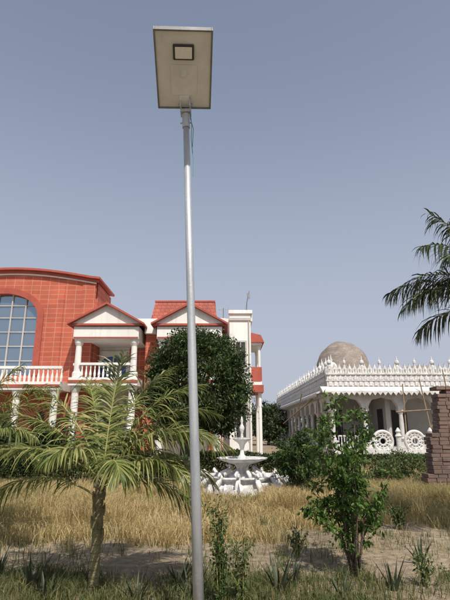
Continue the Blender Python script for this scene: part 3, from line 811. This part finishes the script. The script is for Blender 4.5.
for j in range(140):
    a = random.uniform(0, 6.28); P.append((0.08*math.cos(a)-0.18*random.random(), 0.1*math.sin(a), random.uniform(0.25,0.75))); O.append((math.cos(a), math.sin(a), 0))
V, F = leaves(np.array(P), 0.066, outward=np.array(O)*0.6, aspect=0.48, droop=0.6)
np_obj('foliage', V, F, 'L_sap', sp_); m.obj('stems', 'bark', sp_, True)

def weed(name, loc, h, spread, ns, nl, leaf, lm):
    e = empty(name, loc); m = MB(); P = []
    for i in range(ns):
        a = random.uniform(0, 6.28); r = random.uniform(0.2,1)*spread; hh = h*random.uniform(0.55,1)
        b0 = Vector((0.1*spread*math.cos(a), 0.1*spread*math.sin(a), 0)); t = Vector((r*math.cos(a), r*math.sin(a), hh))
        c = Vector((t.x*0.35, t.y*0.35, hh*0.6))
        m.tube([b0, c, t], [0.006,0.005,0.002], 5)
        for j in range(nl):
            f_ = random.uniform(0.15,1.0); p = b0.lerp(c, f_*2) if f_ < .5 else c.lerp(t, f_*2-1)
            P.append(tuple(p+Vector([random.gauss(0,0.015) for _ in range(3)])))
    V, F = leaves(np.array(P), leaf, aspect=0.4, droop=0.4)
    np_obj('leaves', V, F, lm, e); m.obj('stems', 'rachis', e)
weed('climbing_weed', (-0.04, 4.75, 0), 1.0, 0.15, 14, 75, 0.045, 'L_bush')
weed('climbing_weed', (0.16, 4.9, 0), 0.65, 0.2, 12, 50, 0.045, 'L_weed')
weed('wild_weed', (2.1, 5.6, 0), 0.35, 0.2, 9, 30, 0.05, 'L_weed')
weed('wild_weed', (0.95, 6.8, 0), 0.4, 0.22, 9, 30, 0.05, 'L_weed')
weed('wild_weed', (2.9, 8.5, 0), 0.5, 0.3, 10, 40, 0.06, 'L_bush')

def aloe(loc, h, nl=11):
    e = empty('aloe_plant', loc); V = []; F = []
    for i in range(nl):
        a = i*2.4+random.random(); out = random.uniform(0.15,0.75)*h; hh = h*random.uniform(0.7,1.1)
        d = Vector((math.cos(a), math.sin(a), 0)); s = Vector((-math.sin(a), math.cos(a), 0)); w_ = random.uniform(0.012,0.021)
        k = len(V); N = 5
        for j in range(N+1):
            t = j/N; p = d*(0.03+out*t**1.4)+Vector((0,0,hh*t-0.02)); ww = w_*(1-t**1.6)*1.0+0.001
            V += [p-s*ww, p+d*ww*0.6 , p+s*ww]
        for j in range(N):
            q = k+j*3; F += [(q,q+1,q+4,q+3),(q+1,q+2,q+5,q+4)]
    m = MB(); m.v = [tuple(v) for v in V]; m.f = F; m.obj('leaves', 'L_aloe', e, True)
for (x, y, h) in [(-2.02,5.5,0.38),(-1.75,5.2,0.30),(-0.85,5.1,0.28),(-0.33,5.15,0.36),(-0.48,5.6,0.30),(0.55,5.35,0.40),(0.72,5.6,0.32),(1.75,5.5,0.32),(-2.6,6.0,0.3),(1.15,5.2,0.22),(2.4,6.4,0.3)]:
    aloe((x, y, gz(x,y)), h)

# ------------------------------------------------------------ palms
def frond(VL, FL, mb, base, az, elev, length, droop, ll=0.42, nle=44, wl=0.011, hang=0.5, rr=0.012, start=0.22):
    pts = []; p = Vector(base); e = elev; N = 14
    h = Vector((math.cos(az), math.sin(az), 0))
    for i in range(N+1):
        pts.append(p.copy())
        d = h*math.cos(e)+Vector((0,0,math.sin(e))); p = p+d*(length/N); e -= droop/N*(0.5+1.2*i/N)
    mb.tube(pts, [rr*(1-0.8*i/N) for i in range(N+1)], 6)
    side = Vector((-math.sin(az), math.cos(az), 0))
    for i in range(nle):
        t = start+(1-start)*(i+random.uniform(-.3,.3))/(nle-1); t = min(1, max(start, t)); f = t*N; k = min(N-1, int(f)); q = pts[k].lerp(pts[k+1], f-k)
        tan = (pts[k+1]-pts[k]).normalized(); upv = side.cross(tan)*-1
        if upv.z < 0: upv = -upv
        u = (t-start)/(1-start)
        L_ = ll*(0.45+0.55*math.sin(math.pi*min(1, u*0.85+0.12)))*random.uniform(0.75,1.15)*(1 if u < .9 else 0.75)
        for sg in (-1, 1):
            dirv = (side*sg*math.cos(0.75*u+0.15)*random.uniform(.7,1.1)+tan*(0.45+0.8*u+random.uniform(-.2,.2))+upv*random.uniform(-0.15,0.55)).normalized()
            prev = q.copy(); d = dirv.copy(); wv = (tan-d*tan.dot(d)).normalized()
            o = len(VL); S = 4; hg = hang*random.uniform(.5,1.5)
            for j in range(S+1):
                tt = j/S; ww = wl*(0.55+1.0*math.sin(math.pi*min(1,tt*0.8+0.1)))*(1-tt**3)+0.0007
                VL.append(prev-wv*ww); VL.append(prev+wv*ww)
                d = (d+Vector((random.uniform(-.06,.06),random.uniform(-.06,.06),-hg*(0.25+0.5*tt)))).normalized(); prev = prev+d*(L_/S)
            for j in range(S): FL.append((o+2*j, o+2*j+1, o+2*j+3, o+2*j+2))

def small_palm(name, loc, fr, th=1.0, tr=0.052, mt='L_palm'):
    palm = empty(name, loc); mb = MB(); VL = []; FL = []
    top = Vector((0.02, 0, th))
    for az, el, ln, dr in fr:
        frond(VL, FL, mb, top+Vector((random.uniform(-.02,.02),0,random.uniform(-0.12,0.1))), math.radians(az+random.uniform(-5,5)), math.radians(el), ln, dr, 0.40, 60, 0.0062, 0.8, 0.012)
    np_obj('leaflets', np.array([tuple(v) for v in VL]), np.array(FL), mt, palm)
    mb.obj('frond_stalks', 'rachis', palm, True)
    mb = MB(); prof = []; zz = -0.05
    while zz < th+0.08:
        r = tr-0.006*zz; prof += [(r*1.08, zz), (r*0.95, zz+0.06)]; zz += 0.075
    mb.lathe(prof, 0, 0, 16)
    for k in range(18):
        a = k*2.4; z = th*0.5+k*0.03*th; r = tr*0.9
        mb.tube([(r*math.cos(a),r*math.sin(a),z),(1.25*r*math.cos(a),1.25*r*math.sin(a),z+0.07),(1.35*r*math.cos(a),1.35*r*math.sin(a),z+0.12)], [0.02,0.016,0.006], 6)
    mb.obj('trunk', 'ptrunk', palm)
small_palm('young_palm', (-1.32, 5.3, 0), [
 (80,86,1.6,0.35),(50,76,1.6,0.9),(120,74,1.6,0.8),(15,62,1.6,1.5),(350,55,1.55,1.9),(185,60,1.6,1.4),(165,68,1.65,1.0),
 (5,38,1.35,1.7),(200,38,1.5,1.5),(335,40,1.3,1.9),(295,55,0.9,1.9),(140,45,1.5,1.6),(355,20,1.15,1.6),(178,30,1.4,1.6),(15,72,1.6,1.2),(45,50,1.3,1.9),(240,60,0.9,1.8),(0,48,1.55,1.6),(28,66,1.5,1.7)])
small_palm('young_palm', (-3.75, 6.9, 0), [(10,64,1.7,1.2),(340,52,1.6,1.5),(45,60,1.6,1.3),(90,70,1.6,1.0),(180,60,1.5,1.3),(270,55,1.5,1.5),(0,35,1.3,1.6),(220,50,1.5,1.4),(135,50,1.5,1.4),(25,80,1.6,0.7)], 1.15)

p2 = empty('tall_palm', (4.6, 7.2, 0)); mb = MB(); VL = []; FL = []
top = Vector((0, 0, 3.3))
for az, el, ln, dr in [(180,52,2.3,1.9),(168,76,2.2,0.7),(188,38,2.1,1.6),(150,50,2.2,1.4),(200,62,2.2,1.5),(178,56,1.9,2.1),(215,50,2.1,1.4),(90,50,2.1,1.5),(60,40,2.1,1.5),(20,45,2.1,1.5),(330,40,2.1,1.5),(280,50,2.0,1.5),(250,60,2.0,1.4),(120,30,2.0,1.3),(0,70,2.0,1.0)]:
    frond(VL, FL, mb, top, math.radians(az), math.radians(el), ln, dr, 0.62, 60, 0.009, 1.5, 0.016)
np_obj('leaflets', np.array([tuple(v) for v in VL]), np.array(FL), 'L_palmd', p2)
mb.obj('frond_stalks', 'rachis', p2, True)
mb = MB(); prof = []; zz = -0.05
while zz < 3.4:
    r = 0.14-0.012*zz; prof += [(r*1.1, zz), (r*0.94, zz+0.08)]; zz += 0.1
mb.lathe(prof, 0, 0, 16); mb.obj('trunk', 'ptrunk', p2)
print('BUILD DONE')
